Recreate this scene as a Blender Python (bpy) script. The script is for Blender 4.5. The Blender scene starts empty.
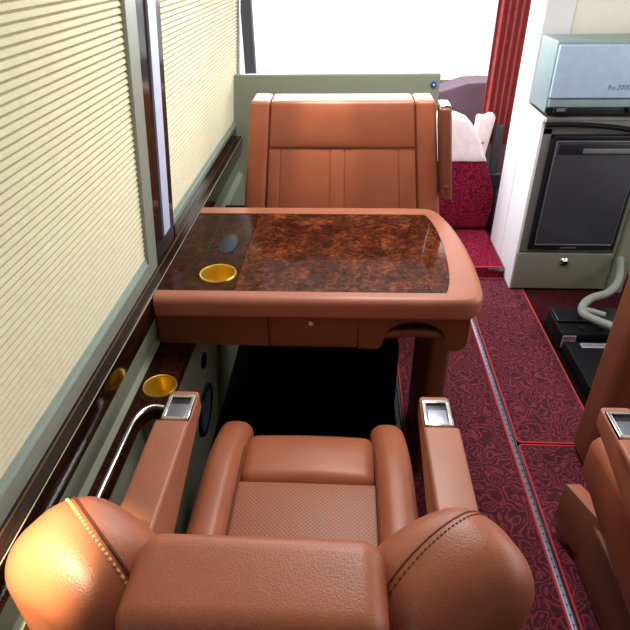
import bpy, bmesh, math, random
from mathutils import Vector, Matrix, noise as mnoise
from mathutils.bvhtree import BVHTree
R = math.radians
PI = math.pi
C = bpy.context.scene.collection
S = bpy.context.scene

# ---------------------------------------------------------------- camera
cam_data = bpy.data.cameras.new('camera')
cam = bpy.data.objects.new('camera', cam_data)
C.objects.link(cam)
cam_data.sensor_width = 36.0
cam_data.lens = 560.0 / 630.0 * 36.0
cam_data.clip_start = 0.02
cam.matrix_world = Matrix((
    (0.99863, -0.01560, 0.04982, 0.0),
    (0.05104, 0.54694, -0.83561, 0.0),
    (-0.01426, 0.83702, 0.54700, 1.36),
    (0, 0, 0, 1)))
S.camera = cam

# ---------------------------------------------------------------- world, exposure
S.view_settings.view_transform = 'Standard'
S.view_settings.look = 'None'
S.view_settings.gamma = 1.0
S.view_settings.exposure = -0.12
S.view_settings.use_curve_mapping = False
w = bpy.data.worlds.new('overcast_sky')
S.world = w
w.use_nodes = True
bg = w.node_tree.nodes['Background']
bg.inputs[0].default_value = (0.93, 0.97, 1.0, 1)
bg.inputs[1].default_value = 1.6


def area(name, loc, target, sx, sy, power, col):
    l = bpy.data.lights.new(name, 'AREA')
    l.shape = 'RECTANGLE'
    l.size, l.size_y = sx, sy
    l.energy = power
    l.color = col
    o = bpy.data.objects.new(name, l)
    C.objects.link(o)
    o.location = loc
    o.rotation_euler = (Vector(target) - Vector(loc)).to_track_quat('-Z', 'Y').to_euler()
    return o


def spot(name, loc, target, power, angle, blend, col, rad=0.02):
    l = bpy.data.lights.new(name, 'SPOT')
    l.energy = power
    l.spot_size = R(angle)
    l.spot_blend = blend
    l.color = col
    l.shadow_soft_size = rad
    o = bpy.data.objects.new(name, l)
    C.objects.link(o)
    o.location = loc
    o.rotation_euler = (Vector(target) - Vector(loc)).to_track_quat('-Z', 'Y').to_euler()
    return o


area('windscreen_daylight', (0.5, 3.42, 1.35), (0.35, 1.6, 0.3), 1.8, 0.8, 26, (1.0, 0.98, 0.99))
area('driver_window_daylight', (-0.50, 2.95, 1.15), (0.75, 2.6, 0.45), 0.7, 0.5, 22, (1.0, 0.98, 1.0))
area('side_window_daylight', (1.80, 1.2, 1.15), (-0.4, 0.9, 0.75), 1.9, 0.6, 11, (1.0, 0.98, 0.95))
area('added_overhead_fill', (0.20, 1.45, 1.82), (0.20, 1.45, 0.0), 0.35, 0.7, 20, (1.0, 0.95, 0.90))  # fill light added below the ceiling, no lamp fixture there
spot('reading_lamp_light_front', (-0.06, 1.60, 1.82), (-0.06, 1.70, 0.95), 70, 14, 0.9, (1.0, 0.84, 0.74))
spot('wing_sun_patch_spot', (-0.26, -0.12, 1.78), (-0.350, 0.350, 0.80), 480, 11, 0.9, (1.0, 0.84, 0.52))  # added warm spot standing in for the sun patch on the left wing


# ---------------------------------------------------------------- materials
def srgb(r, g, b):
    f = lambda c: (c / 255 / 12.92) if c / 255 <= 0.04045 else ((c / 255 + 0.055) / 1.055) ** 2.4
    return (f(r), f(g), f(b), 1)


class NT:
    def __init__(self, name):
        self.m = bpy.data.materials.new(name)
        self.m.use_nodes = True
        self.t = self.m.node_tree
        self.b = self.t.nodes['Principled BSDF']

    def n(self, typ, **kw):
        nd = self.t.nodes.new(typ)
        for k, v in kw.items():
            setattr(nd, k, v)
        return nd

    def l(self, a, b):
        self.t.links.new(a, b)

    def coord(self, scale=(1, 1, 1)):
        tc = self.n('ShaderNodeTexCoord')
        mp = self.n('ShaderNodeMapping')
        mp.inputs['Scale'].default_value = scale
        self.l(tc.outputs['Object'], mp.inputs['Vector'])
        return mp.outputs['Vector']

    def noise(self, vec, scale, detail=4, rough=.5, dist=0.0):
        nd = self.n('ShaderNodeTexNoise')
        nd.inputs['Scale'].default_value = scale
        nd.inputs['Detail'].default_value = detail
        nd.inputs['Roughness'].default_value = rough
        nd.inputs['Distortion'].default_value = dist
        self.l(vec, nd.inputs['Vector'])
        return nd.outputs['Fac']

    def ramp(self, fac, stops):
        nd = self.n('ShaderNodeValToRGB')
        cr = nd.color_ramp
        while len(cr.elements) < len(stops):
            cr.elements.new(0.5)
        for e, (p, c) in zip(cr.elements, stops):
            e.position = p
            e.color = c
        self.l(fac, nd.inputs['Fac'])
        return nd.outputs['Color']

    def bump(self, h, strength=.2, dist=.001):
        nd = self.n('ShaderNodeBump')
        nd.inputs['Strength'].default_value = strength
        nd.inputs['Distance'].default_value = dist
        self.l(h, nd.inputs['Height'])
        self.l(nd.outputs['Normal'], self.b.inputs['Normal'])

    def set(self, **kw):
        for k, v in kw.items():
            self.b.inputs[k.replace('_', ' ')].default_value = v
        return self


def plain(name, col, rough=.5, metal=0.0, spec=.5, var=0.06, scale=30):
    t = NT(name)
    v = t.coord()
    f = t.noise(v, scale, 3)
    lo = tuple(c * (1 - var) for c in col[:3]) + (1,)
    hi = tuple(min(1, c * (1 + var)) for c in col[:3]) + (1,)
    t.l(t.ramp(f, [(.3, lo), (.7, hi)]), t.b.inputs['Base Color'])
    t.set(Roughness=rough, Metallic=metal)
    t.b.inputs['Specular IOR Level'].default_value = spec
    return t.m


def leather(name, col, rough=.42):
    t = NT(name)
    v = t.coord()
    f = t.noise(v, 9, 4)
    lo = tuple(c * .9 for c in col[:3]) + (1,)
    hi = tuple(min(1, c * 1.08) for c in col[:3]) + (1,)
    t.l(t.ramp(f, [(.3, lo), (.7, hi)]), t.b.inputs['Base Color'])
    vo = t.n('ShaderNodeTexVoronoi')
    vo.inputs['Scale'].default_value = 420
    t.l(v, vo.inputs['Vector'])
    t.bump(vo.outputs['Distance'], .25, .0008)
    t.set(Roughness=rough)
    return t.m


def perforated(name, col):
    t = NT(name)
    v = t.coord((1, 1, 0))
    vo = t.n('ShaderNodeTexVoronoi')
    vo.inputs['Scale'].default_value = 165
    vo.inputs['Randomness'].default_value = 0.0
    rot = t.n('ShaderNodeVectorRotate')
    rot.inputs['Angle'].default_value = R(45)
    t.l(v, rot.inputs['Vector'])
    t.l(rot.outputs['Vector'], vo.inputs['Vector'])
    dark = tuple(c * .30 for c in col[:3]) + (1,)
    t.l(t.ramp(vo.outputs['Distance'], [(.20, dark), (.34, col)]), t.b.inputs['Base Color'])
    t.set(Roughness=.5)
    return t.m


def burl(name, c0, c1, c2, scale, stretch=(1, 1, 1), rough=.06, coat=.15, spec=.4):
    t = NT(name)
    v = t.coord(stretch)
    a = t.noise(v, scale, 12, .74, 1.0)
    b = t.noise(v, scale * .28, 3, .5, .6)
    mx = t.n('ShaderNodeMath', operation='MULTIPLY_ADD')
    t.l(a, mx.inputs[0])
    mx.inputs[1].default_value = .75
    m2 = t.n('ShaderNodeMath', operation='MULTIPLY')
    t.l(b, m2.inputs[0])
    m2.inputs[1].default_value = .3
    t.l(m2.outputs[0], mx.inputs[2])
    t.l(t.ramp(mx.outputs[0], [(.40, c0), (.54, c1), (.70, c2)]), t.b.inputs['Base Color'])
    t.set(Roughness=rough)
    t.b.inputs['Specular IOR Level'].default_value = spec
    t.b.inputs['Coat Weight'].default_value = coat
    t.b.inputs['Coat Roughness'].default_value = .03
    return t.m


def carpet(name, dark, mid, lite):
    t = NT(name)
    v = t.coord()
    # swirling cloud lines: rings warped by noise
    nz = t.n('ShaderNodeTexNoise')
    nz.inputs['Scale'].default_value = 16
    nz.inputs['Detail'].default_value = 1.5
    t.l(v, nz.inputs['Vector'])
    mv = t.n('ShaderNodeVectorMath', operation='MULTIPLY_ADD')
    t.l(nz.outputs['Color'], mv.inputs[0])
    mv.inputs[1].default_value = (.10, .10, .10)
    t.l(v, mv.inputs[2])
    vo = t.n('ShaderNodeTexVoronoi')
    vo.inputs['Scale'].default_value = 17
    t.l(mv.outputs[0], vo.inputs['Vector'])
    sn = t.n('ShaderNodeMath', operation='MULTIPLY')
    t.l(vo.outputs['Distance'], sn.inputs[0])
    sn.inputs[1].default_value = 30
    si = t.n('ShaderNodeMath', operation='SINE')
    t.l(sn.outputs[0], si.inputs[0])
    fuzz = t.noise(v, 420, 2, .6)
    ad = t.n('ShaderNodeMath', operation='MULTIPLY_ADD')
    t.l(si.outputs[0], ad.inputs[0])
    ad.inputs[1].default_value = .20
    t.l(fuzz, ad.inputs[2])
    t.l(t.ramp(ad.outputs[0], [(.22, dark), (.60, mid), (.86, lite)]), t.b.inputs['Base Color'])
    t.bump(fuzz, .5, .002)
    t.set(Roughness=.95)
    t.b.inputs['Specular IOR Level'].default_value = .1
    return t.m


def glass(name, tint=(1, 1, 1, 1), mix=.06):
    m = bpy.data.materials.new(name)
    m.use_nodes = True
    t = m.node_tree
    t.nodes.clear()
    o = t.nodes.new('ShaderNodeOutputMaterial')
    mx = t.nodes.new('ShaderNodeMixShader')
    tr = t.nodes.new('ShaderNodeBsdfTransparent')
    gl = t.nodes.new('ShaderNodeBsdfGlossy')
    tr.inputs[0].default_value = tint
    gl.inputs['Roughness'].default_value = .02
    mx.inputs[0].default_value = mix
    t.links.new(tr.outputs[0], mx.inputs[1])
    t.links.new(gl.outputs[0], mx.inputs[2])
    t.links.new(mx.outputs[0], o.inputs[0])
    return m


TAN = srgb(162, 101, 78)
M = {}
M['leather'] = leather('tan_leather', TAN)
M['leather_seat'] = leather('tan_seat_leather', srgb(166, 96, 68))
M['leather_brown'] = leather('brown_leather', srgb(122, 71, 49))
M['perf'] = perforated('perforated_leather', srgb(168, 104, 78))
M['seam'] = plain('leather_seam', srgb(92, 44, 28), .7)
M['thread'] = plain('cream_thread', srgb(236, 196, 130), .6)
M['thread_dark'] = plain('brown_thread', srgb(120, 62, 40), .6)
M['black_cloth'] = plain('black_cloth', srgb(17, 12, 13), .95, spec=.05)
M['black'] = plain('black_plastic', srgb(20, 21, 25), .35)
M['chrome'] = plain('chrome', srgb(225, 228, 235), .12, 1.0, var=.02)
M['steel'] = plain('brushed_steel', srgb(140, 146, 160), .35, 1.0)
M['brass'] = plain('polished_brass', srgb(232, 200, 84), .28, .75, var=.04)
M['burl'] = burl('burl_inlay', srgb(22, 9, 7), srgb(70, 31, 17), srgb(140, 76, 40), 60, (1, 1, 1), .07, .0, .13)
M['walnut'] = burl('dark_walnut', srgb(26, 13, 9), srgb(50, 26, 17), srgb(78, 42, 25), 40, (1.0, 1.0, 1.0), .2, .0, .07)
M['trimwood'] = burl('dark_trim_wood', srgb(18, 10, 7), srgb(38, 20, 14), srgb(62, 34, 22), 22, (2, .6, 2), .14, 0, .3)
M['gold'] = plain('pale_line', srgb(170, 165, 140), .4, .2)
M['goldbrown'] = plain('brown_line', srgb(96, 66, 42), .4, .2)
M['alu'] = plain('grey_aluminium', srgb(150, 158, 150), .4, .25)
M['alu_teal'] = plain('pale_rail', srgb(160, 182, 176), .4, .2)
M['bluewhite'] = plain('pale_blue_strip', srgb(196, 206, 240), .4)
M['greygreen'] = plain('grey_green_panel', srgb(128, 136, 120), .6, var=.015)
M['cab_front'] = plain('cabinet_laminate', srgb(120, 122, 110), .45, var=.015)
M['cab_white'] = plain('white_laminate', srgb(226, 226, 232), .45, var=.015)
M['cream'] = plain('cream_lining', srgb(232, 230, 220), .8, var=.015)
M['fridge_frame'] = plain('fridge_frame', srgb(26, 30, 40), .3)
M['fridge_door'] = plain('fridge_door', srgb(58, 60, 68), .28)
M['fridge_trim'] = plain('fridge_trim', srgb(120, 124, 132), .35, .5)
M['grey_surround'] = plain('grey_surround', srgb(104, 104, 104), .5)
M['appl'] = plain('pale_blue_panel', srgb(165, 188, 215), .25)
M['appl_body'] = plain('appliance_body', srgb(128, 150, 152), .4)
M['print'] = plain('grey_print', srgb(78, 96, 120), .5)
M['hose'] = plain('grey_hose', srgb(132, 138, 134), .55)
M['battery'] = plain('black_case', srgb(12, 14, 18), .6, spec=.15)
M['sticker'] = plain('pale_sticker', srgb(150, 150, 165), .6)
M['red_print_and_reflection'] = plain('red_print_and_reflection', srgb(150, 30, 34), .5)
M['blue_print'] = plain('blue_print', srgb(70, 80, 130), .5)
M['carpet'] = carpet('red_carpet', srgb(60, 31, 39), srgb(92, 40, 52), srgb(162, 68, 90))
M['carpet_dark'] = carpet('dark_red_carpet', srgb(36, 12, 18), srgb(58, 16, 25), srgb(84, 24, 36))
M['piping'] = plain('red_piping', srgb(190, 46, 56), .7)
M['rail_dark'] = plain('rail_slot', srgb(40, 44, 50), .35, .6)
M['redcover'] = carpet('red_seat_cover', srgb(80, 14, 34), srgb(128, 24, 52), srgb(170, 48, 82))
M['whitecover'] = plain('white_cloth', srgb(244, 226, 232), .8)
M['dash'] = plain('purple_grey_dash', srgb(92, 68, 84), .7)
M['curtain'] = plain('red_brown_curtain', srgb(150, 56, 56), .85, var=.15)
M['darkgrey'] = plain('dark_grey', srgb(60, 56, 60), .6)
M['bluestone'] = plain('blue_badge', srgb(40, 80, 170), .2)
M['darkblue'] = plain('dark_blue_lid', srgb(26, 38, 50), .5, spec=.2)
M['bluegrey'] = plain('blue_grey_grille', srgb(84, 100, 122), .5)
M['glass'] = glass('window_glass')


def blind_mat():
    t = NT('cream_blind')
    v = t.coord()
    f = t.noise(v, 60, 3)
    t.l(t.ramp(f, [(.3, srgb(230, 227, 202)), (.7, srgb(238, 236, 214))]), t.b.inputs['Base Color'])
    t.set(Roughness=.85)
    t.b.inputs['Specular IOR Level'].default_value = .15
    tr = t.n('ShaderNodeBsdfTranslucent')
    tr.inputs[0].default_value = srgb(236, 230, 200)
    mx = t.n('ShaderNodeMixShader')
    mx.inputs[0].default_value = .3
    t.l(t.b.outputs[0], mx.inputs[1])
    t.l(tr.outputs[0], mx.inputs[2])
    t.l(mx.outputs[0], t.t.nodes['Material Output'].inputs[0])
    return t.m


M['blind'] = blind_mat()

# ---------------------------------------------------------------- helpers
ORIGIN = {}


def thing(name, label, cat, loc=(0, 0, 0), group=None):
    o = bpy.data.objects.new(name, None)
    o.empty_display_size = .05
    C.objects.link(o)
    o.location = loc
    o['label'] = label
    o['category'] = cat
    if group:
        o['group'] = group
    ORIGIN[o.name] = Vector(loc)
    return o


def tag(o, label, cat, group=None):
    o['label'] = label
    o['category'] = cat
    if group:
        o['group'] = group
    return o


def obj(name, bm, mat, parent=None, loc=None, smooth=True, angle=40, label=None):
    """bm is in world coordinates; vertices are stored relative to the thing's origin."""
    org = ORIGIN[parent.name] if parent is not None else Vector(loc or (0, 0, 0))
    bmesh.ops.recalc_face_normals(bm, faces=bm.faces[:])
    bmesh.ops.translate(bm, vec=-org, verts=bm.verts[:])
    me = bpy.data.meshes.new(name)
    bm.to_mesh(me)
    bm.free()
    o = bpy.data.objects.new(name, me)
    C.objects.link(o)
    for mm in (mat if isinstance(mat, (list, tuple)) else [mat]):
        me.materials.append(mm)
    if smooth:
        for p in me.polygons:
            p.use_smooth = True
        me.set_sharp_from_angle(angle=R(angle))
    if parent is not None:
        o.parent = parent
    else:
        o.location = org
    ORIGIN[o.name] = org
    if label:
        o['label'] = label
    return o


def struct(name, bm, mat, parent=None, loc=None, **kw):
    o = obj(name, bm, mat, parent, loc, **kw)
    if parent is None:
        o['kind'] = 'structure'
    return o


def dup(root, d, name=None):
    r = root.copy()
    C.objects.link(r)
    r.location = root.location + Vector(d)
    for ch in root.children:
        c = ch.copy()
        C.objects.link(c)
        c.parent = r
        for g in ch.children:
            e = g.copy()
            C.objects.link(e)
            e.parent = c
    return r


def BM():
    return bmesh.new()


def xf(bm, verts, mat):
    bmesh.ops.transform(bm, matrix=mat, verts=verts)


def axis_coords(h, r, k, n):
    out = []
    for i in range(k):
        a = i / k * PI / 4
        out.append(-h + r - r * math.tan(PI / 4 - a) if r > 0 else -h)
    inner = h - r
    for i in range(n + 1):
        out.append(-inner + 2 * inner * i / n)
    for i in range(k - 1, -1, -1):
        a = i / k * PI / 4
        out.append(h - r + r * math.tan(PI / 4 - a))
    res = []
    for v in out:
        if not res or v - res[-1] > 1e-7:
            res.append(v)
    return res


def rbox(bm, c, size, r=.01, k=3, n=4, rot=None, fn=None):
    """Soft rounded box: size = full extents, r = edge radius, fn reshapes local points."""
    hx, hy, hz = [s / 2 for s in size]
    r = min(r, hx * .999, hy * .999, hz * .999)
    nn = n if isinstance(n, (tuple, list)) else (n, n, n)
    ax = [axis_coords(h, r, k, q) for h, q in zip((hx, hy, hz), nn)]
    H = (hx, hy, hz)
    cache = {}

    def vert(p):
        key = tuple(round(x, 6) for x in p)
        if key in cache:
            return cache[key]
        q = [max(-(H[i] - r), min(H[i] - r, p[i])) for i in range(3)]
        d = Vector([p[i] - q[i] for i in range(3)])
        if d.length > 1e-9:
            d.normalize()
        v = Vector(q) + d * r
        if fn:
            v = Vector(fn(v))
        if rot is not None:
            v = rot @ v
        vv = bm.verts.new(v + Vector(c))
        cache[key] = vv
        return vv

    for a in range(3):
        b, d = (a + 1) % 3, (a + 2) % 3
        for s in (-1, 1):
            for i in range(len(ax[b]) - 1):
                for j in range(len(ax[d]) - 1):
                    pts = []
                    for (ii, jj) in ((i, j), (i + 1, j), (i + 1, j + 1), (i, j + 1)):
                        p = [0, 0, 0]
                        p[a] = s * H[a]
                        p[b] = ax[b][ii]
                        p[d] = ax[d][jj]
                        pts.append(vert(p))
                    if len(set(pts)) >= 3:
                        u = []
                        for q in pts:
                            if q not in u:
                                u.append(q)
                        try:
                            bm.faces.new(u)
                        except ValueError:
                            pass
    return bm


def box(bm, x0, x1, y0, y1, z0, z1, r=.002):
    return rbox(bm, ((x0 + x1) / 2, (y0 + y1) / 2, (z0 + z1) / 2), (abs(x1 - x0), abs(y1 - y0), abs(z1 - z0)), r, 2, 1)


def tube(bm, pts, rad, seg=12, cap=True, smooth=0, flat=1.0):
    pts = [Vector(p) for p in pts]
    for _ in range(smooth):
        q = [pts[0]]
        for a, b in zip(pts[:-1], pts[1:]):
            q += [a * .75 + b * .25, a * .25 + b * .75]
        q.append(pts[-1])
        pts = q
    rings = []
    prev = None
    for i, p in enumerate(pts):
        t = (pts[min(i + 1, len(pts) - 1)] - pts[max(i - 1, 0)]).normalized()
        if prev is None:
            up = Vector((0, 0, 1)) if abs(t.z) < .9 else Vector((1, 0, 0))
        else:
            up = prev
        s = t.cross(up).normalized()
        u = s.cross(t).normalized()
        prev = u
        rr = rad[i] if isinstance(rad, (list, tuple)) else rad
        rings.append([bm.verts.new(p + s * math.cos(2 * PI * j / seg) * rr + u * math.sin(2 * PI * j / seg) * rr * flat) for j in range(seg)])
    for a, b in zip(rings[:-1], rings[1:]):
        for j in range(seg):
            bm.faces.new((a[j], a[(j + 1) % seg], b[(j + 1) % seg], b[j]))
    if cap:
        bm.faces.new(rings[0][::-1])
        bm.faces.new(rings[-1])
    return bm


def lathe(bm, c, prof, seg=32, axis='Z', closed=False):
    """prof: list of (radius, height)."""
    rings = []
    for (r, h) in prof:
        ring = []
        for j in range(seg):
            a = 2 * PI * j / seg
            if axis == 'Z':
                v = (r * math.cos(a), r * math.sin(a), h)
            elif axis == 'Y':
                v = (r * math.cos(a), h, r * math.sin(a))
            else:
                v = (h, r * math.cos(a), r * math.sin(a))
            ring.append(bm.verts.new(Vector(c) + Vector(v)))
        rings.append(ring)
    prs = list(zip(rings[:-1], rings[1:]))
    if closed:
        prs.append((rings[-1], rings[0]))
    for a, b in prs:
        for j in range(seg):
            bm.faces.new((a[j], a[(j + 1) % seg], b[(j + 1) % seg], b[j]))
    if not closed:
        for ring, pr in ((rings[0], prof[0]), (rings[-1], prof[-1])):
            if pr[0] > 1e-5:
                bm.faces.new(ring)
    bmesh.ops.remove_doubles(bm, verts=bm.verts[:], dist=1e-6)
    return bm


def prism(bm, pts, a0, a1, axis='Z', bevel=0):
    """Extrude a 2-D outline. axis Z: (x,y); axis Y: (x,z); axis X: (y,z)."""
    def mk(p, a):
        if axis == 'Z':
            return (p[0], p[1], a)
        if axis == 'Y':
            return (p[0], a, p[1])
        return (a, p[0], p[1])
    lo = [bm.verts.new(mk(p, a0)) for p in pts]
    hi = [bm.verts.new(mk(p, a1)) for p in pts]
    fs = [bm.faces.new(lo), bm.faces.new(hi[::-1])]
    for i in range(len(pts)):
        j = (i + 1) % len(pts)
        fs.append(bm.faces.new((lo[i], lo[j], hi[j], hi[i])))
    if bevel:
        es = set()
        for f in fs[:2]:
            es.update(f.edges)
        bmesh.ops.recalc_face_normals(bm, faces=fs)
        bmesh.ops.bevel(bm, geom=list(es), offset=bevel, segments=2, affect='EDGES', profile=.5)
    return bm


def plate_hole(bm, outline, holes, z, thick):
    """Flat plate with round holes (cx, cy, r): top sheet, outer and hole walls."""
    loops = [[(p[0], p[1]) for p in outline]]
    for (cx, cy, r) in holes:
        loops.append([(cx + r * math.cos(2 * PI * i / 32), cy + r * math.sin(2 * PI * i / 32)) for i in range(32)])
    for zz in (z, z - thick):
        es = []
        for lp in loops:
            vs = [bm.verts.new((p[0], p[1], zz)) for p in lp]
            for i in range(len(vs)):
                es.append(bm.edges.new((vs[i], vs[(i + 1) % len(vs)])))
        bmesh.ops.triangle_fill(bm, use_beauty=True, use_dissolve=False, edges=es)
    for lp in loops:
        a = [bm.verts.new((p[0], p[1], z)) for p in lp]
        b = [bm.verts.new((p[0], p[1], z - thick)) for p in lp]
        for i in range(len(lp)):
            j = (i + 1) % len(lp)
            bm.faces.new((a[i], a[j], b[j], b[i]))
    bmesh.ops.remove_doubles(bm, verts=bm.verts[:], dist=1e-6)
    return bm


def arc(cx, cy, r, a0, a1, n=8):
    return [(cx + r * math.cos(R(a0 + (a1 - a0) * i / n)), cy + r * math.sin(R(a0 + (a1 - a0) * i / n))) for i in range(n + 1)]


def cup(bm_pair, c, r, depth):
    """Brass cup: (bowl bmesh, rim bmesh)."""
    bowl, rim = bm_pair
    x, y, z = c
    lathe(bowl, c, [(r * .99, .001), (r * .99, -.004), (r * .95, -depth * .5), (r * .86, -depth), (0, -depth),
                    (0, -depth - .003), (r * .88, -depth - .003), (r * .985, -depth * .5), (r * 1.0, -.004), (r * 1.0, .001)], 40, closed=True)
    lathe(rim, c, [(r * .97, 0), (r * 1.0, .004), (r * 1.06, .0045), (r * 1.10, .002), (r * 1.10, -.001), (r * .97, -.001)], 40, closed=True)


WX = lambda z: -.455 + .095 * (z - .744)     # leaning plane of the side windows

# ---------------------------------------------------------------- setting
bm = BM()
box(bm, -.62, 1.9, -.4, 3.6, -.06, -.012, 0)
struct('floor', bm, M['carpet_dark'], smooth=False)
bm = BM()
box(bm, -.62, 1.9, -.4, 3.6, 1.85, 1.9, 0)
struct('ceiling', bm, M['cream'], smooth=False)

# left wall: outer skin, lower panel, window surround above
bm = BM()
prism(bm, [(-.60, -.012), (-.435, -.012), (-.435, .56), (-.452, .575), (-.438, .643), (-.45, .66), (-.48, .72), (-.50, .74), (-.60, .74)], -.4, 2.4, 'Y')
struct('wall_left', bm, M['greygreen'], angle=25)
# deeper footwell casing beside the table
bm = BM()
prism(bm, [(-.435, .0), (-.425, .0), (-.380, .515), (-.435, .515)], .865, 2.0, 'Y')
struct('wall_left_casing', bm, M['greygreen'], smooth=False)
# upper left wall above the windows and behind
bm = BM()
prism(bm, [(WX(1.42) - .1, 1.42), (WX(1.42), 1.42), (WX(1.85), 1.85), (WX(1.85) - .1, 1.85)], -.4, 2.4, 'Y')
struct('wall_left_upper', bm, M['cream'], smooth=False)

# wooden sill with a glossy front
bm = BM()
prism(bm, [(-.50, .719), (-.445, .7225), (-.427, .7225), (-.4235, .719), (-.4235, .708), (-.438, .643), (-.46, .643), (-.50, .70)], -.4, 2.4, 'Y')
sill = struct('trim_1', bm, M['trimwood'], angle=25)
bm = BM()
tube(bm, [(-.4238, -.4, .7205), (-.4238, 2.4, .7205)], .0008, 8)
obj('nosing_line', bm, M['gold'], sill, label='thin pale line along the sill edge')
bm = BM()
box(bm, -.4455, -.4425, -.4, 2.4, .7215, .7236, .0005)
obj('inlay_line', bm, M['goldbrown'], sill, label='thin brown line along the sill')


def window(name, y0, y1, jam, zb, zlow=.72):
    """Leaning side window: metal frame and pane behind the blind."""
    zt = 1.42
    bm = BM()
    f = .012
    def sl(ya, yb, za, zb_, off0, off1):
        prism(bm, [(WX(za) + off0, za), (WX(za) + off1, za), (WX(zb_) + off1, zb_), (WX(zb_) + off0, zb_)], ya, yb, 'Y')
    sl(y0, y1, zlow, zb, -.03, .006)
    sl(y0, y1, zt - .04, zt, -.03, .006)
    if jam[0]:
        sl(y0, y0 + jam[0], zb, zt - .04, -.03, .006)
    if jam[1]:
        sl(y1 - jam[1], y1, zb, zt - .04, -.03, .006)
    fr = struct(name, bm, M['alu'], smooth=False)
    bm = BM()
    prism(bm, [(WX(zb) - .028, zb), (WX(zb) - .024, zb), (WX(zt - .04) - .024, zt - .04), (WX(zt - .04) - .028, zt - .04)], y0 + jam[0], y1 - jam[1], 'Y')
    obj('pane', bm, M['glass'], fr, smooth=False)
    return fr


window('window_1', .02, 1.18, (.05, .058), .758)
window('window_2', 1.34, 2.40, (0, .03), .772, .758)
bm = BM()
prism(bm, [(WX(.72) - .03, .72), (WX(.72) + .008, .72), (WX(.758) + .008, .758), (WX(.758) - .03, .758)], 1.34, 2.40, 'Y')
struct('trim_5', bm, M['trimwood'], smooth=False)


def pillar(name, y0, y1, mat, off):
    bm = BM()
    prism(bm, [(WX(.72) - .06, .72), (WX(.72) + off, .72), (WX(1.42) + off, 1.42), (WX(1.42) - .06, 1.42)], y0, y1, 'Y')
    return struct(name, bm, mat, smooth=False)


pillar('trim_2', 1.18, 1.34, M['trimwood'], .006)
bm = BM()
prism(bm, [(WX(.775) + .004, .775), (WX(.775) + .011, .775), (WX(1.42) + .011, 1.42), (WX(1.42) + .004, 1.42)], 1.238, 1.29, 'Y')
struct('trim_3', bm, M['bluewhite'], smooth=False)


def blind(label, y0, y1, zb, p=.0118):
    t = thing('pleated_blind', label, 'blind', (WX(zb), (y0 + y1) / 2, zb), 'pleated blinds on the side windows')
    bm = BM()
    z = zb + .012
    prof = []
    k = 0
    while z < 1.385:
        prof.append((WX(z) - .0085, z))
        prof.append((WX(z) - .001, z + p * .28))
        prof.append((WX(z) - .0028, z + p * .86))
        z += p
    prof.append((WX(z) - .009, z))
    n = len(prof)
    back = [(x - .0015, zz) for x, zz in prof]
    lo, hi = [], []
    for pr in (prof, back):
        lo.append([bm.verts.new((x, y0, zz)) for x, zz in pr])
        hi.append([bm.verts.new((x, y1, zz)) for x, zz in pr])
    for i in range(n - 1):
        bm.faces.new((lo[0][i], lo[0][i + 1], hi[0][i + 1], hi[0][i]))
        bm.faces.new((lo[1][i], hi[1][i], hi[1][i + 1], lo[1][i + 1]))
        bm.faces.new((lo[0][i], lo[1][i], lo[1][i + 1], lo[0][i + 1]))
        bm.faces.new((hi[0][i], hi[0][i + 1], hi[1][i + 1], hi[1][i]))
    for i in (0, n - 1):
        bm.faces.new((lo[0][i], hi[0][i], hi[1][i], lo[1][i]))
    obj('pleats', bm, M['blind'], t, smooth=False)
    bm = BM()
    prism(bm, [(WX(zb) - .014, zb), (WX(zb) + .002, zb), (WX(zb) + .002, zb + .013), (WX(zb) - .014, zb + .013)], y0, y1, 'Y', .001)
    obj('bottom_rail', bm, M['alu_teal'], t, label='pale grey rail along the blind edge')
    return t


blind('large cream pleated blind filling the nearer side window beside the grey jamb', .07, 1.122, .758)
blind('cream pleated blind on the farther side window beside the opposite seat', 1.342, 2.37, .772)

# low partition behind the opposite seat
bm = BM()
rbox(bm, (-.065, 2.32, .472), (.845, .03, .968), .006, 2, 1)
pw = struct('wall_front', bm, M['greygreen'])
bm = BM()
lathe(bm, (.333, 2.304, .919), [(0, -.008), (.009, -.008), (.0115, -.003), (.0115, .002), (0, .002)], 24, 'Y')
ob = obj('badge', bm, M['bluestone'], pw, label='small round blue badge with a white centre')
bm = BM()
lathe(bm, (.333, 2.295, .919), [(0, -.0015), (.004, -.0008), (.004, .001), (0, .001)], 16, 'Y')
obj('badge_centre', bm, M['cab_white'], ob)

# white pillar and wall lining by the driver area
bm = BM()
rbox(bm, (.84, 2.67, .94), (.12, .215, 1.81), .008, 2, 1)
struct('trim_4', bm, M['cab_white'])
bm = BM()
box(bm, .90, 1.88, 2.58, 2.62, -.012, 1.85, .002)
struct('wall_right', bm, M['cream'])
bm = BM()
box(bm, 1.88, 1.94, -.4, 3.6, -.012, .80, 0)
box(bm, 1.88, 1.94, -.4, 3.6, 1.50, 1.85, 0)
box(bm, 1.88, 1.94, -.4, .2, .80, 1.50, 0)
box(bm, 1.88, 1.94, 2.2, 3.6, .80, 1.50, 0)
struct('wall_right_side', bm, M['cream'], smooth=False)
bm = BM()
box(bm, 1.905, 1.911, .2, 2.2, .80, 1.50, 0)
struct('window_4', bm, M['glass'], smooth=False)
bm = BM()
box(bm, -.62, 1.94, -.46, -.4, -.012, 1.85, 0)
struct('wall_back', bm, M['darkgrey'], smooth=False)
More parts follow.
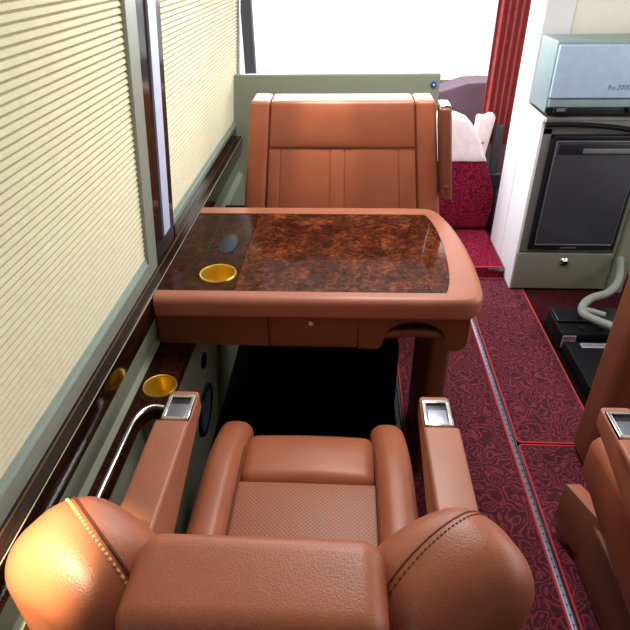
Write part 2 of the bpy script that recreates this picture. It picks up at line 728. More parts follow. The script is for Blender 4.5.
# windscreen at the front
bm = BM()
for (x0, x1, z0, z1) in ((-.6, 1.9, .66, .70), (-.6, 1.9, 1.80, 1.85), (-.6, -.54, .70, 1.80), (1.84, 1.9, .70, 1.80)):
    box(bm, x0, x1, 3.52, 3.58, z0, z1, .002)
wf = struct('window_3', bm, M['darkgrey'], smooth=False)
bm = BM()
box(bm, -.54, 1.84, 3.545, 3.551, .70, 1.80, 0)
obj('pane', bm, M['glass'], wf, smooth=False)
bm = BM()
box(bm, -.6, 1.9, 3.53, 3.57, -.012, .66, 0)
struct('wall_front_lower', bm, M['darkgrey'], smooth=False)

# ---------------------------------------------------------------- floor coverings
def rounded(x0, x1, y0, y1, r):
    return arc(x1 - r, y1 - r, r, 0, 90, 4) + arc(x0 + r, y1 - r, r, 90, 180, 4) + arc(x0 + r, y0 + r, r, 180, 270, 4) + arc(x1 - r, y0 + r, r, 270, 360, 4)


def mat_piece(label, x0, x1, y0, y1, m='carpet', pipe=True):
    t = thing('carpet_mat', label, 'mat', ((x0 + x1) / 2, (y0 + y1) / 2, -.012), 'floor mats and carpet pieces')
    bm = BM()
    o = rounded(x0, x1, y0, y1, .012)
    prism(bm, o, -.012, .0, 'Z')
    obj('pile', bm, M[m], t, smooth=False)
    if pipe:
        bm = BM()
        tube(bm, [(p[0], p[1], .0005) for p in o + [o[0], o[1]]], .0034, 8)
        obj('piping', bm, M['piping'], t, label='bright red piped edge')
    return t


mat_piece('long red patterned carpet strip between the table and the floor rail', .215, .551, -.3, 2.43)
mat_piece('red patterned carpet mat running up the aisle to the step and cabinet', .5775, .845, 1.337, 2.43)
mat_piece('red patterned carpet mat at the nearer end of the aisle beside the ashtray armrest', .5775, 1.25, -.3, 1.325)
mat_piece('floor under the table with its deep shade painted black, in front of the black seat base', -.42, .175, -.3, 2.0, 'black_cloth', False)  # black sheet painted as the deep shade on the dark red floor
mat_piece('dark red carpet strip on the floor below the cabinet drawer', .855, 1.7, 2.06, 2.325, 'carpet_dark', False)
mat_piece('black floor piece under the battery and black box', .855, 1.7, 1.40, 2.055, 'black_cloth', False)  # plain black sheet over the dark floor carpet


def floor_rail(label, x, w_, y0, y1, m='steel'):
    t = thing('floor_rail', label, 'rail', (x, (y0 + y1) / 2, -.012), 'seat rails in the floor')
    bm = BM()
    prism(bm, [(x - w_ / 2, -.012), (x - w_ / 2, .002), (x - w_ * .28, .004), (x - w_ * .22, -.004), (x + w_ * .22, -.004), (x + w_ * .28, .004), (x + w_ / 2, .002), (x + w_ / 2, -.012)], y0, y1, 'Y')
    obj('track', bm, M[m], t, smooth=False)
    bm = BM()
    y = y0 + .02
    while y < y1 - .02:
        lathe(bm, (x, y, -.0035), [(0, .0012), (w_ * .14, .0012), (w_ * .14, 0), (0, 0)], 8)
        y += .025
    obj('slot_holes', bm, M['rail_dark'], t, smooth=False)
    return t


floor_rail('bright metal seat rail running along the open aisle carpet', .563, .019, -.3, 2.43)
floor_rail('dark metal seat rail under the table beside its leg panel', .195, .03, 0.9, 2.43, 'rail_dark')

# carpeted step to the driver area
t = thing('carpeted_step', 'low red carpeted step with metal nosing at the driver area', 'step', (.6, 2.6, -.012))
bm = BM()
box(bm, .365, .777, 2.445, 3.29, -.012, .055, .006)
obj('tread', bm, M['redcover'], t)
bm = BM()
tube(bm, [(.37, 2.446, .053), (.776, 2.446, .053)], .005, 8)
obj('piping', bm, M['piping'], t)
bm = BM()
box(bm, .70, .776, 2.438, 2.446, .034, .05, .001)
obj('nosing', bm, M['steel'], t, label='short metal nosing at the step corner')

# ---------------------------------------------------------------- side ledge
bm = BM()
out = [(-.452, .30), (-.412, .30), (-.412, .80)] + [(-.412 + .03 * (1 - math.cos(R(a))), .80 + .045 * math.sin(R(a))) for a in (20, 40, 60, 80, 90)] + [(-.364, .848), (-.364, 1.95), (-.452, 1.95)]
plate_hole(bm, out, [(-.396, .918, .0345)], .566, .024)
led = obj('side_ledge', bm, M['walnut'], loc=(-.41, 1.0, .542), smooth=False)
tag(led, 'dark wooden ledge under the blind holding a brass cup holder', 'ledge')
bowl, rim = BM(), BM()
cup((bowl, rim), (-.396, .918, .566), .034, .045)
cb = obj('cup_holder', bowl, M['brass'], led, label='round polished brass cup holder')
obj('rim', rim, M['brass'], cb)
bm = BM()
tube(bm, [(-.366, .846, .5722), (-.392, .842, .580), (-.410, .815, .580), (-.413, .76, .580), (-.413, .3, .580)], .0052, 12, smooth=2)
tube(bm, [(-.413, .72, .580), (-.413, .72, .5665)], .004, 10)
tag(obj('grab_rail', bm, M['chrome'], loc=(-.413, .6, .566)), 'bent chrome grab rail along the wooden ledge beside the left armrest', 'rail')
# latch and round grille on the footwell casing
def on_casing(z):
    return -.425 + (.045) * z / .515
tilt = Matrix.Rotation(-math.atan2(.045, .515), 4, 'Y')
def casing_disc(bm, y, z, prof, seg=28):
    tmp = BM()
    lathe(tmp, (0, 0, 0), [(r, h) for r, h in prof], seg, 'X')
    bmesh.ops.transform(tmp, matrix=Matrix.Translation((on_casing(z), y, z)) @ Matrix.Rotation(math.atan2(.045, .515), 4, 'Y'), verts=tmp.verts[:])
    me = bpy.data.meshes.new('tmp')
    tmp.to_mesh(me)
    tmp.free()
    bm.from_mesh(me)
    bpy.data.meshes.remove(me)
bm = BM()
casing_disc(bm, 1.225, .40, [(0, .008), (.018, .008), (.024, .004), (.024, -.003), (0, -.003)])
tag(obj('wall_latch', bm, M['black'], loc=(on_casing(.40), 1.225, .40)), 'small round black latch on the grey side panel under the table', 'latch')
t = thing('air_vent', 'large round blue grey vent with a dark ring on the side panel', 'vent', (on_casing(.22), 1.22, .22))
bm = BM()
casing_disc(bm, 1.22, .22, [(.066, .001), (.068, .009), (.078, .009), (.082, .001)], 36)
obj('ring', bm, M['black'], t)
bm = BM()
casing_disc(bm, 1.22, .22, [(0, .004), (.067, .004), (.067, -.002), (0, -.002)], 36)
obj('grille', bm, M['bluegrey'], t)

# ---------------------------------------------------------------- table
t = thing('fold_table', 'leather edged table with dark burl wood inlay between two facing seats', 'table', (-.05, 1.3, 0))
inner = [(-.42, 1.065), (0, 1.066), (.2, 1.067), (.225, 1.068), (.2275, 1.07), (.231, 1.08), (.245, 1.14), (.252, 1.25), (.251, 1.366), (.243, 1.44), (.234, 1.485), (.227, 1.503), (.215, 1.503), (0, 1.503), (-.42, 1.503)]
outer = [(-.42, 1.03), (0, 1.032), (.22, 1.034), (.277, 1.037), (.299, 1.049), (.312, 1.08), (.316, 1.15), (.316, 1.25), (.307, 1.37), (.292, 1.46), (.270, 1.53), (.251, 1.553), (.225, 1.562), (0, 1.562), (-.42, 1.56)]
def densify(L, it=2):
    for _ in range(it):
        q = [L[0]]
        for a, b in zip(L[:-1], L[1:]):
            q += [(a[0] * .75 + b[0] * .25, a[1] * .75 + b[1] * .25), (a[0] * .25 + b[0] * .75, a[1] * .25 + b[1] * .75)]
        q.append(L[-1])
        L = q
    return L
inn, outr = densify(inner), densify(outer)
bm = BM()
rows = []
for i, o in zip(inn, outr):
    I, O = Vector((i[0], i[1], 0)), Vector((o[0], o[1], 0))
    L = (O - I).length
    n = (O - I).normalized()
    pr = [(0, .716), (0, .7235)]
    for a in range(0, 91, 15):
        pr.append((L - .018 + .018 * math.sin(R(a)), .7055 + .018 * math.cos(R(a))))
    for a in range(0, 91, 22):
        pr.append((L - .012 + .012 * math.cos(R(a)), .683 - .012 * math.sin(R(a))))
    pr.append((0, .671))
    rows.append([bm.verts.new(I + n * d + Vector((0, 0, z))) for d, z in pr])
for a, b in zip(rows[:-1], rows[1:]):
    for j in range(len(a)):
        k = (j + 1) % len(a)
        bm.faces.new((a[j], a[k], b[k], b[j]))
bm.faces.new(rows[0])
bm.faces.new(rows[-1][::-1])
obj('leather_edge', bm, M['leather'], t, label='padded tan leather edge')
bm = BM()
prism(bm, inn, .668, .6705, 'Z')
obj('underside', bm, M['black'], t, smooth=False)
XS = -.2465
bm = BM()
right = [p for p in inn if p[0] > XS + .002]
plate_hole(bm, [(XS + .0008, 1.0653)] + right + [(XS + .0008, 1.503)], [], .7215, .012)
obj('burl_inlay', bm, M['burl'], t, smooth=False, label='glossy reddish burl wood top')
bm = BM()
plate_hole(bm, [(-.42, 1.065), (XS - .0008, 1.0653), (XS - .0008, 1.503), (-.42, 1.503)], [(-.296, 1.145, .0405)], .7215, .012)
si = obj('side_inlay', bm, M['walnut'], t, smooth=False, label='darker wood strip at the window end')
bm = BM()
box(bm, -.348, -.3468, 1.21, 1.503, .7212, .7219, 0)
obj('groove_line', bm, M['black'], si, smooth=False)
bowl, rim = BM(), BM()
cup((bowl, rim), (-.296, 1.145, .7215), .040, .05)
cb = obj('cup_holder', bowl, M['brass'], t, label='round polished brass cup holder')
obj('rim', rim, M['brass'], cb)
bm = BM()
lathe(bm, (0, 0, 0), [(0, .003), (.85, .003), (1.0, .0015), (1.0, 0), (0, 0)], 32)
bmesh.ops.transform(bm, matrix=Matrix.Translation((-.300, 1.305, .7215)) @ Matrix.Diagonal((.024, .055, 1, 1)), verts=bm.verts[:])
obj('socket_lid', bm, M['darkblue'], t, label='dark oval socket lid')
# red strokes painted in as a reflection near the front corner
bm = BM()
for cx in (.140, .186):
    for a in range(0, 360, 60):
        x, y = cx + .011 * math.cos(R(a)), 1.102 + .011 * math.sin(R(a))
        tube(bm, [(x + .005 * math.cos(R(b + a)), y + .006 * math.sin(R(b + a)), .7218) for b in range(0, 200, 40)], .0009, 6)
obj('red_reflection', bm, M['red_print_and_reflection'], t, label='two small red flower-like reflections painted on')
# apron with a drawer and a grip opening
bm = BM()
prism(bm, [(-.436, .570), (-.1762, .566), (-.1762, .6675), (-.436, .6675)], 1.075, 1.09, 'Y')
obj('apron_panel', bm, M['leather_brown'], t, angle=30)
bm = BM()
ar = [(.095 + .1435 * (1 - math.cos(R(a))) / 2, .590 + .051 * math.sin(R(a))) for a in range(0, 181, 15)]
prism(bm, [(.0362, .6675), (.0362, .564), (.080, .562), (.090, .568)] + ar + [(.2435, .570), (.252, .561), (.272, .561), (.286, .570), (.290, .585), (.290, .6675)], 1.075, 1.09, 'Y')
box(bm, .2865, .2895, 1.085, 1.47, .567, .6675, .001)
obj('apron', bm, M['leather_brown'], t, angle=30)
bm = BM()
box(bm, -.1745, .0345, 1.0738, 1.09, .5655, .667, .003)
box(bm, -.165, .025, 1.09, 1.40, .572, .645, .002)
dr = obj('drawer', bm, M['leather_brown'], t)
bm = BM()
lathe(bm, (-.075, 1.0725, .633), [(0, -.004), (.004, -.004), (.0075, -.002), (.0085, .001), (0, .001)], 20, 'Y')
obj('lock', bm, M['chrome'], dr, label='small chrome lock')
bm = BM()
tube(bm, [(.097, 1.088, .594), (.11, 1.088, .601), (.167, 1.088, .604), (.224, 1.088, .600), (.237, 1.088, .593)], [.009, .0105, .011, .0105, .009], 14)
obj('grip_bar', bm, M['leather_brown'], t)
bm = BM()
box(bm, .085, .262, 1.125, 1.13, .575, .666, .001)
obj('grip_recess_shade', bm, M['black'], t)  # black panel added so the space behind the grip looks dark
bm = BM()
rbox(bm, (.257, 1.335, .2865), (.056, .28, .571), .012, 3, 1)
obj('leg', bm, M['leather_brown'], t, label='upright leather covered leg panel')

# ---------------------------------------------------------------- opposite seat
t = thing('passenger_seat', 'tan leather seat with stitched backrest facing us behind the table', 'seat', (-.0125, 1.6, 0), 'leather passenger seats')
OX = -.0125
def flare(x, z):
    return OX + (x - OX) * (1 + .47 * (1.0 - z))
def yb(z):      # front face of the backrest leans back a little
    return 1.70 + (z - .70) * .06
def pad(bm, x0, x1, z0, z1, dep, bulge=.012, r=.014, push=0):
    zc, xc = (z0 + z1) / 2, (x0 + x1) / 2
    def fn(v):
        x, y, z = v
        u, wv = x / ((x1 - x0) / 2), z / ((z1 - z0) / 2)
        b = bulge * max(0, 1 - u * u) ** .5 * max(0, 1 - wv * wv) ** .5 if y < 0 else 0
        zz = z + zc
        return (flare(x + xc, zz) - xc, y - b + (zz - .70) * .06 - push, z)
    rbox(bm, (xc, 1.70 + dep / 2, zc), (x1 - x0, dep, z1 - z0), r, 3, (6, 1, 6), None, fn)
bm = BM()
pad(bm, -.27, .245, .42, .975, .08, 0, .03, -.07)
obj('back_shell', bm, M['leather_brown'], t)
bm = BM()
pad(bm, -.2225, .1975, .848, .986, .11, .006, .009)
hp = obj('headrest_panel', bm, M['leather_seat'], t)
bm = BM()
for (x0, x1) in ((-.221, -.186), (-.188, -.045), (-.047, -.004), (-.006, .148), (.146, .196)):
    pad(bm, x0, x1, .42, .849, .11, .004, .005)
obj('backrest', bm, M['leather_seat'], t, label='backrest with vertical stitched channels')
for (x0, x1) in ((-.283, -.2235), (.1985, .258)):
    bm = BM()
    pad(bm, x0, x1, .42, .986, .115, .004, .010, .001)
    obj('side_bolster', bm, M['leather_seat'], t)
bm = BM()
tube(bm, [(flare(-.219, .84), yb(.85) + .001, .8485), (flare(.194, .84), yb(.85) + .001, .8485)], .0022, 8)
for x in (-.2225, .1975):
    tube(bm, [(flare(x, .5), yb(.5) + .003, .5), (flare(x, .975), yb(.975) + .003, .975)], .0022, 8)
obj('seams', bm, M['seam'], t)
bm = BM()
rbox(bm, (-.03, 1.53, .415), (.42, .32, .10), .03, 4, 3)
obj('seat_cushion', bm, M['leather_seat'], t)
bm = BM()
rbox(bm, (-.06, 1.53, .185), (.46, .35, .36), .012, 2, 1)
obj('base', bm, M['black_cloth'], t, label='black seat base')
bm = BM()
def arf(v):
    x, y, z = v
    return (x - .115 * z, y, z)
rbox(bm, (.2965, 1.69, .843), (.032, .085, .275), .008, 3, 2, None, arf)
arm = obj('folding_armrest', bm, M['leather_brown'], t, label='narrow upright armrest with bright cap')
bm = BM()
rbox(bm, (.2805, 1.69, .983), (.029, .07, .008), .003, 2, 1)
obj('cap', bm, M['chrome'], arm)
bm = BM()
lathe(bm, (.305, 1.646, .752), [(0, -.004), (.004, -.003), (.005, .001), (0, .001)], 14, 'Y')
obj('stud', bm, M['chrome'], arm)

# ---------------------------------------------------------------- own seat (in front of the camera) and its twin
CX = -.067
seat = thing('passenger_seat', 'tan leather seat with perforated cushion between two chrome-ashtray armrests, in front of the table', 'seat', (CX, .6, 0), 'leather passenger seats')
t = seat
def crown(hx, hy, amt, roll=0, yfront=0, drop=.03):
    def fn(v):
        x, y, z = v
        if z > 0:
            z = z + amt * max(0, 1 - (x / hx) ** 2) * max(0, 1 - (y / hy) ** 4)
        if roll:
            tt = max(0, (y - yfront)) / roll
            z = z - drop * tt * tt
        return (x, y, z)
    return fn
bm = BM()
rbox(bm, (CX, .825, .412), (.284, .147, .115), .028, 4, (8, 6, 2), None, crown(.14, .08, .008, .073, .0, .012))
obj('seat_cushion', bm, M['leather_seat'], t)
bm = BM()
rbox(bm, (CX, .57, .411), (.282, .366, .113), .008, 3, (8, 8, 1), None, crown(.16, .19, .006))
obj('perforated_panel', bm, M['perf'], t, label='perforated leather seat centre')
for s in (-1, 1):
    bm = BM()
    xc = CX + s * .1755
    def fn(v, s=s):
        x, y, z = v
        tt = max(0, (y - .10)) / .15
        z2 = z + (.010 * max(0, 1 - (x / .041) ** 2) if z > 0 else 0) - .022 * tt * tt * (1 if z > 0 else 0)
        lowz = max(0, -z) / .118
        z2 += .07 * lowz * max(0, y + .05) / .32
        return (x - s * .006 * tt * tt - s * .028 * lowz, y, z2)
    rbox(bm, (xc, .655, .372), (.076, .55, .235), .026, 5, (3, 12, 2), None, fn)
    obj('side_bolster', bm, M['leather_seat'], t)
for s in (-1, 1):
    bm = BM()
    xs = CX + s * .1395
    tube(bm, [(xs, .40, .474), (xs, .74, .474), (xs, .82, .474), (xs + s * .003, .875, .463), (xs + s * .006, .900, .435), (xs + s * .006, .903, .39)], .0032, 8, smooth=1)
    obj('piping', bm, M['seam'], t)
bm = BM()
rbox(bm, (CX, .64, .30), (.30, .46, .12), .02, 3, 1)
obj('seat_pan', bm, M['black_cloth'], t)
bm = BM()
rbox(bm, (CX, .73, .087), (.262, .52, .172), .01, 2, 1)
obj('base', bm, M['leather_brown'], t)
# side shield / leg support, its top edge catching the light
bm = BM()
prism(bm, [(-.236, 1.018), (-.198, 1.018), (-.156, .927), (-.190, .90)], .03, .2, 'Z', .004)
obj('leg_support', bm, M['leather'], t)
# backrest
bm = BM()
def bfn(v):
    x, y, z = v
    return (x, y - .10 * 0, z)
rbox(bm, (CX - .018, .322, .61), (.27, .12, .45), .030, 5, (6, 3, 4))
obj('backrest', bm, M['leather_seat'], t)
wing_trees = {}
WXC = {-1: -.280, 1: .114}
for s in (-1, 1):
    bm = BM()
    rot = Matrix.Rotation(R(26) * s, 3, 'Z')
    def wf_(v, s=s):
        x, y, z = v
        o = x * s / .098                    # -1 at the inner end, +1 at the outer end
        k = (z + .215) / .43
        z += k * (.030 * (1 - (o - .25) ** 2) - .012 * (1 - o))
        return (x, y + .014 * (1 - o * o), z)
    rbox(bm, (WXC[s], .347, .612), (.186 if s < 0 else .196, .135, .42), .060, 6, (6, 3, 5), rot, wf_)
    bm.normal_update()
    wing_trees[s] = BVHTree.FromBMesh(bm)
    obj('back_wing', bm, M['leather_seat'], t, label='rounded side wing of the backrest')
for s in (-1, 1):
    st, sm = BM(), BM()
    ptsA = []
    for i in range(60):
        u = i / 59
        if s < 0:
            x, y = -.325 + .115 * u - .006 * math.sin(PI * u), .431 - .105 * u
        else:
            x, y = .160 - .13 * u, .418 - .10 * u + .006 * math.sin(PI * u)
        h = wing_trees[s].ray_cast(Vector((x, y, 1.5)), Vector((0, 0, -1)))
        if h[0] is not None:
            ptsA.append(h[0] + h[1] * .0004)
    tube(sm, ptsA, .0020 if s < 0 else .0012, 6)
    for k in range(len(ptsA) - 1):
        if k % 2 == 0:
            off = Vector((.0065 * s, -.004, .0006))
            aa = wing_trees[s].find_nearest(ptsA[k] + off)
            bb = wing_trees[s].find_nearest(ptsA[k + 1] + off)
            tube(st, [aa[0] + aa[1] * .0004, bb[0] + bb[1] * .0004], .0017 if s < 0 else .0011, 6)
    obj('back_seam', sm, M['seam'] if s < 0 else M['thread_dark'], t)
    obj('stitching', st, M['thread'] if s < 0 else M['thread_dark'], t, label='row of stitches along the wing seam')
# armrests
for s in (-1, 1):
    xc = CX + s * .243 + (.004 if s < 0 else 0)
    bm = BM()
    def afn(v, s=s):
        x, y, z = v
        low = -.056 + .072 * min(1, max(0, (y + .06) / .26))
        z = low + (.056 - low) * (z + .056) / .112
        return (x, y, z)
    rbox(bm, (xc, .605, .582), (.056, .44, .112), .009, 3, (1, 6, 3), None, afn)
    obj('armrest', bm, M['leather'], t)
    bm = BM()
    rbox(bm, (xc + s * .002, .560, .640), (.064, .35, .014), .006, 3, (1, 3, 1))
    obj('arm_pad', bm, M['leather'], t)
    bm = BM()
    x0, x1, y0, y1 = xc - .026, xc + .026, .740, .808
    fz = .638
    for (a0, a1, b0, b1) in ((x0, x1, y0, y0 + .008), (x0, x1, y1 - .008, y1), (x0, x0 + .008, y0, y1), (x1 - .008, x1, y0, y1)):
        box(bm, a0, a1, b0, b1, fz - .004, fz + .006, .002)
    ash = obj('ashtray', bm, M['chrome'], t, label='chrome framed ashtray')
    bm = BM()
    box(bm, x0 + .008, x1 - .008, y0 + .008, y1 - .024, fz - .003, fz + .003, .0015)
    obj('ashtray_lid', bm, M['steel'], ash)
    bm = BM()
    box(bm, x0 + .008, x1 - .008, y1 - .024, y1 - .008, fz - .002, fz + .0012, .0005)
    obj('ashtray_slot', bm, M['black'], ash)
twin = dup(seat, (.815, -.018, 0))
twin['label'] = 'tan leather seat across the aisle, only its ashtray armrest and lower edge showing'

# seat ahead on the right side, seen from behind
t = thing('passenger_seat', 'brown leather seat back standing in front of the fridge cabinet, nearly floor to top', 'seat', (.98, 1.3, 0), 'leather passenger seats')
bm = BM()
rbox(bm, (.985, 1.275, .3475), (.49, .13, .685), .035, 4, (3, 2, 4))
obj('backrest', bm, M['leather_brown'], t)
bm = BM()
rbox(bm, (.985, 1.262, .672), (.535, .10, .085), .04, 5, (4, 2, 2))
obj('headrest_roll', bm, M['leather'], t, label='rounded leather top roll')
bm = BM()
rbox(bm, (.99, 1.19, .08), (.44, .08, .15), .02, 4, 1)
obj('seat_skirt', bm, M['leather_brown'], t)

# ---------------------------------------------------------------- fridge cabinet
XL, XR, YF = .781, 1.222, 2.33
t = thing('fridge_cabinet', 'grey cabinet with white side panel housing the small fridge', 'cabinet', (1.0, 2.45, .0))
bm = BM()
box(bm, XL, XL + .012, YF, 2.555, .004, .772, .002)
obj('side_panel', bm, M['cab_white'], t)
bm = BM()
box(bm, XR - .012, XR, YF, 2.555, .004, .772, .002)
obj('side_panel', bm, M['greygreen'], t)
bm = BM()
box(bm, XL + .012, XR - .012, YF + .002, 2.555, .004, .02, .001)
box(bm, XL + .012, XR - .012, YF + .004, 2.555, .196, .210, .001)
box(bm, XL + .012, .828, YF + .001, YF + .02, .200, .745, .001)
box(bm, XR - .020, XR - .010, YF + .001, YF + .02, .200, .745, .001)
box(bm, XL + .012, XR - .012, YF + .001, YF + .02, .722, .772, .001)
obj('face_frame', bm, M['grey_surround'], t)
bm = BM()
rbox(bm, (1.01, 2.445, .779), (.43, .225, .013), .003, 2, 1)
obj('worktop', bm, M['grey_surround'], t)
bm = BM()
rbox(bm, (.787, 2.44, .780), (.014, .24, .016), .003, 2, 1)
obj('worktop_edge', bm, M['cab_white'], t, label='white end strip of the worktop')
bm = BM()
rbox(bm, (1.0, YF + .002, .101), (.425, .018, .182), .003, 2, 1)
d = obj('drawer', bm, M['cab_front'], t)
bm = BM()
lathe(bm, (1.003, YF - .008, .149), [(0, -.012), (.012, -.012), (.016, -.008), (.021, -.004), (.024, .001), (0, .001)], 24, 'Y')
lk = obj('lock', bm, M['chrome'], d, label='round chrome drawer lock')
bm = BM()
box(bm, 1.0018, 1.0042, YF - .0212, YF - .018, .144, .154, .0003)
obj('keyhole', bm, M['black'], lk)

t = thing('fridge', 'small built-in fridge with dark grey door and black frame', 'fridge', (1.02, 2.42, .212))
bm = BM()
fx0, fx1, fz0, fz1 = .829, 1.2, .213, .719
for (a0, a1, b0, b1) in ((fx0, fx1, fz0, fz0 + .024), (fx0, fx1, fz1 - .012, fz1), (fx0, fx0 + .013, fz0, fz1), (fx1 - .013, fx1, fz0, fz1)):
    box(bm, a0, a1, YF - .012, YF + .01, b0, b1, .002)
fr = obj('frame', bm, M['fridge_frame'], t)
bm = BM()
rbox(bm, (1.0, YF - .0125, fz0 + .011), (.07, .003, .007), .001, 2, 1)
obj('badge', bm, M['fridge_trim'], fr)
bm = BM()
box(bm, fx0 + .013, fx1 - .013, YF + .008, 2.54, fz0 + .005, fz1 - .01, .002)
obj('body', bm, M['black'], t)
bm = BM()
rbox(bm, ((fx0 + fx1) / 2, YF - .010, (fz0 + fz1) / 2 + .006), (fx1 - fx0 - .034, .024, fz1 - fz0 - .046), .004, 2, 1)
dr = obj('door', bm, M['fridge_door'], t)
bm = BM()
ax0, ax1, az0, az1 = fx0 + .017, fx1 - .017, fz0 + .029, fz1 - .017
for (a0, a1, b0, b1) in ((ax0, ax1, az0, az0 + .005), (ax0, ax0 + .004, az0, az1), (ax1 - .004, ax1, az0, az1), (ax0, ax1, az1 - .004, az1)):
    box(bm, a0, a1, YF - .0245, YF - .020, b0, b1, .001)
obj('door_trim', bm, M['fridge_trim'], dr)
bm = BM()
box(bm, ax0 + .015, ax1 - .006, YF - .0245, YF - .020, az1 - .055, az1 - .012, .002)
h = obj('handle_panel', bm, M['fridge_frame'], dr, label='dark control strip across the door top')
bm = BM()
box(bm, ax0 + .11, ax0 + .30, YF - .028, YF - .0225, az1 - .050, az1 - .030, .003)
obj('handle_recess', bm, M['grey_surround'], dr)

# appliance on the worktop
t = thing('countertop_oven', 'pale blue appliance with black hinges on top of the fridge cabinet', 'appliance', (1.02, 2.45, .789))
bm = BM()
box(bm, .785, 1.30, 2.345, 2.55, .80, 1.06, .006)
obj('body', bm, M['appl_body'], t)
bm = BM()
box(bm, .80, 1.29, 2.36, 2.54, .7895, .802, .001)
obj('foot', bm, M['black'], t)
bm = BM()
rbox(bm, (1.045, 2.334, .955), (.512, .022, .19), .006, 3, 1)
pn = obj('door', bm, M['appl'], t, label='pale blue drop-down front panel')
bm = BM()
box(bm, .792, 1.298, 2.330, 2.346, .826, .856, .003)
obj('lower_strip', bm, M['appl_body'], t)
bm = BM()
box(bm, .785, 1.30, 2.335, 2.346, .803, .824, .001)
obj('hinge_bar', bm, M['black'], t)
for hx in (.836, 1.118):
    bm = BM()
    rbox(bm, (hx, 2.325, .818), (.05, .02, .022), .004, 2, 1)
    hg = obj('hinge', bm, M['black'], t)
    bm = BM()
    rbox(bm, (hx, 2.3135, .820), (.032, .004, .012), .001, 2, 1)
    obj('hinge_plate', bm, M['fridge_trim'], hg)
fc = bpy.data.curves.new('lettering', 'FONT')
fc.body = 'Re.2000s'
fc.size = .026
fc.extrude = .0004
fo = bpy.data.objects.new('lettering_tmp', fc)
C.objects.link(fo)
dg = bpy.context.evaluated_depsgraph_get()
me = bpy.data.meshes.new_from_object(fo.evaluated_get(dg))
bpy.data.objects.remove(fo)
bm = BM()
bm.from_mesh(me)
bmesh.ops.transform(bm, matrix=Matrix.Translation((.998, 2.3226, .893)) @ Matrix.Rotation(R(90), 4, 'X'), verts=bm.verts[:])
obj('lettering', bm, M['print'], pn, smooth=False)
bm = BM()
tube(bm, [(.792, 2.318, .762), (.85, 2.312, .766), (.95, 2.310, .764), (1.05, 2.308, .757), (1.13, 2.306, .745), (1.22, 2.306, .728), (1.26, 2.31, .70)], .010, 10, smooth=2)
tag(obj('power_cable', bm, M['battery'], loc=(.95, 2.31, .76)), 'black cable sagging across the cabinet above the fridge', 'cable')

# duct pipe and hose to the right of the drawer
bm = BM()
prism(bm, rounded(1.226, 1.30, 2.31, 2.40, .02), .0, .785, 'Z')
tag(obj('wall_duct', bm, M['greygreen'], loc=(1.26, 2.36, .0), angle=60), 'grey green upright duct beside the cabinet drawer', 'duct')
t = thing('hose', 'thick grey hose looping over the black battery case', 'hose', (1.08, 2.1, .12))
bm = BM()
tube(bm, [(1.235, 2.30, .18), (1.19, 2.17, .15), (1.147, 2.114, .135), (1.094, 2.064, .135), (1.028, 2.038, .135), (.973, 1.982, .135), (.95, 1.928, .135), (.957, 1.892, .135), (.986, 1.865, .135), (1.027, 1.825, .135), (1.10, 1.76, .14), (1.2, 1.70, .15)], .0165, 14, smooth=2)
obj('tube', bm, M['hose'], t)
bm = BM()
tube(bm, [(.972, 1.945, .133), (1.0, 1.935, .13), (1.04, 1.92, .125)], .012, 12, smooth=1)
obj('branch', bm, M['hose'], t)

# battery case on the floor
t = thing('battery_case', 'black battery case with stickers on the floor by the carpet edge', 'battery', (1.0, 1.9, .0))
bm = BM()
rbox(bm, (1.062, 1.93, .045), (.41, .18, .085), .008, 2, 1)
obj('body', bm, M['battery'], t)
bm = BM()
rbox(bm, (1.062, 1.965, .094), (.40, .10, .012), .005, 2, 1)
obj('lid', bm, M['black'], t)
for x in (.94, 1.02, 1.12):
    bm = BM()
    lathe(bm, (x, 1.878, .0872), [(0, .012), (.010, .012), (.013, .008), (.013, 0), (0, 0)], 16)
    obj('terminal_cap', bm, M['black'], t)
bm = BM()
box(bm, .862, .914, 1.8375, 1.8405, .022, .078, .0008)
s1 = obj('warning_sticker', bm, M['sticker'], t, label='pale sticker with a red strip')
bm = BM()
for i in range(4):
    box(bm, .865 + i * .0122, .873 + i * .0122, 1.836, 1.8378, .061, .074, .0004)
obj('red_symbols', bm, M['red_print_and_reflection'], s1)
bm = BM()
for i in range(3):
    box(bm, .866, .910 - i * .008, 1.836, 1.8378, .028 + i * .010, .034 + i * .010, .0004)
obj('text_lines', bm, M['blue_print'], s1)
t2 = thing('black_box', 'low black box with a white label in front of the battery', 'box', (1.05, 1.78, 0))
bm = BM()
rbox(bm, (1.068, 1.69, .03), (.40, .28, .06), .008, 2, 1)
obj('body', bm, M['battery'], t2)
bm = BM()
box(bm, .922, 1.03, 1.785, 1.815, .0595, .0612, .0006)
lb = obj('label', bm, M['sticker'], t2, label='white printed strip label')
bm = BM()
for i in range(9):
    box(bm, .929 + i * .0105, .936 + i * .0105, 1.794, 1.807, .061, .0618, .0003)
obj('print_marks', bm, M['print'], lb)

# ---------------------------------------------------------------- driver area
bm = BM()
def dash_top(x):
    return .70 + .035 * math.sin((x - .40) * 3.2) if x > .40 else .70
prism(bm, [(-.5, .0), (1.85, .0), (1.85, .62), (1.3, .70), (.9, .728), (.75, .738), (.66, .733), (.55, .70), (.45, .675), (.2, .675), (-.5, .675)], 3.30, 3.51, 'Y', .015)
tag(obj('dashboard', bm, M['dash'], loc=(.6, 3.4, 0)), 'purple grey rounded dashboard under the bright windscreen', 'dashboard')

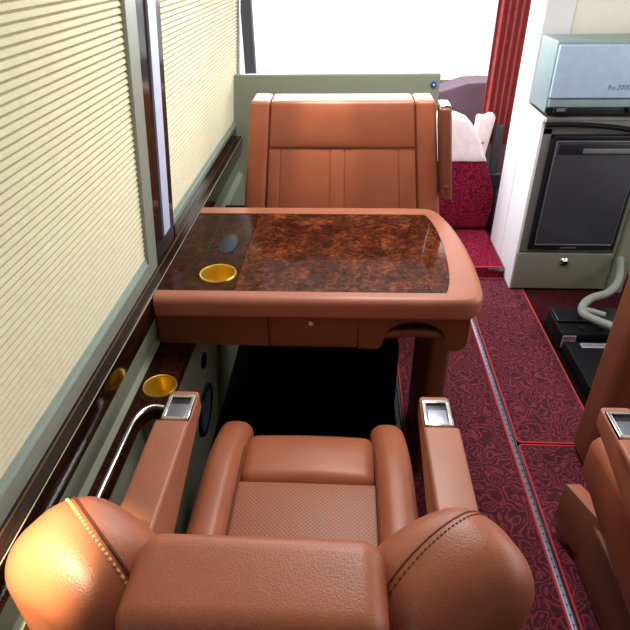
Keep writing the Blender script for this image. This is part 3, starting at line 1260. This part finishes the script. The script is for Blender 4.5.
t = thing('driver_seat', 'driver seat draped in a red brocade cover beyond the leather seat', 'seat', (.50, 2.95, .056))
def drape(lo, hi, y0, y1, grow, name, mat, label=None):
    prof = [(.775, .06), (.788, .16), (.788, .25), (.762, .34), (.72, .435), (.680, .53), (.640, .60), (.600, .640), (.545, .662), (.48, .668)]
    right = []
    for i in range(len(prof) - 1):
        for q in range(4):
            u = q / 4
            right.append((prof[i][0] * (1 - u) + prof[i + 1][0] * u, prof[i][1] * (1 - u) + prof[i + 1][1] * u))
    right.append(prof[-1])
    sel = [p for p in right if lo <= p[1] <= hi]
    mid = .48
    out = [(p[0] + grow, p[1] + (grow if p[1] > .6 else 0)) for p in sel]
    out += [(2 * mid - p[0], p[1]) for p in out[::-1]]
    q = []
    for p in out:
        if not q or (abs(p[0] - q[-1][0]) + abs(p[1] - q[-1][1])) > 1e-5:
            q.append(p)
    bm = BM()
    prism(bm, q, y0, y1, 'Y', .022)
    obj(name, bm, mat, t, angle=70, label=label)
drape(.05, .45, 2.865, 2.985, 0, 'seat_cover', M['redcover'])
drape(.43, .70, 2.855, 2.985, .003, 'headrest_cover', M['whitecover'], 'white cloth over the top of the seat')
bm = BM()
rbox(bm, (.44, 3.10, .135), (.40, .24, .15), .04, 4, 3)
obj('seat_cushion', bm, M['redcover'], t)

t = thing('door_curtain', 'gathered red brown curtain hanging beside the white pillar', 'curtain', (.79, 3.05, .45))
bm = BM()
n = 60
fr_, bk_ = [], []
for i in range(n + 1):
    u = i / n
    x = .715 + .16 * u
    y = 3.085 + .014 * math.sin(u * 2 * PI * 5)
    fr_.append((x, y))
    bk_.append((x, y + .006))
prism(bm, fr_ + bk_[::-1], .46, 1.5, 'Z')
obj('cloth', bm, M['curtain'], t, angle=60)
bm = BM()
tube(bm, [(.70, 3.085, 1.51), (.89, 3.085, 1.51)], .008, 10)
obj('curtain_rod', bm, M['steel'], t)

t = thing('white_bag', 'white cloth bag hanging between the driver seat and curtain', 'bag', (.71, 2.98, .36))
bm = BM()
def gfn(v):
    x, y, z = v
    u = (z + .135) / .27
    return (x * (.75 + .35 * u) + .02 * (u - .5), y * (1 - .3 * u), z + .006 * math.sin(x * 90))
rbox(bm, (.712, 3.022, .515), (.095, .05, .25), .024, 4, (5, 2, 6), None, gfn)
obj('cloth', bm, M['whitecover'], t)
bm = BM()
tube(bm, [(.690, 2.996, .47), (.705, 2.991, .49), (.722, 2.992, .50)], .004, 8, smooth=1)
obj('strap', bm, M['curtain'], t)

t = thing('gear_console', 'dark grey post with black box beside the driver seat', 'console', (.81, 3.0, -.012))
bm = BM()
rbox(bm, (.800, 3.03, .41), (.045, .04, .34), .008, 2, 1)
obj('post', bm, M['darkgrey'], t)
bm = BM()
rbox(bm, (.815, 3.03, .285), (.075, .07, .09), .012, 3, 1)
obj('box', bm, M['black'], t)
bm = BM()
rbox(bm, (.815, 3.03, .12), (.05, .05, .26), .01, 2, 1)
obj('stem', bm, M['black'], t)
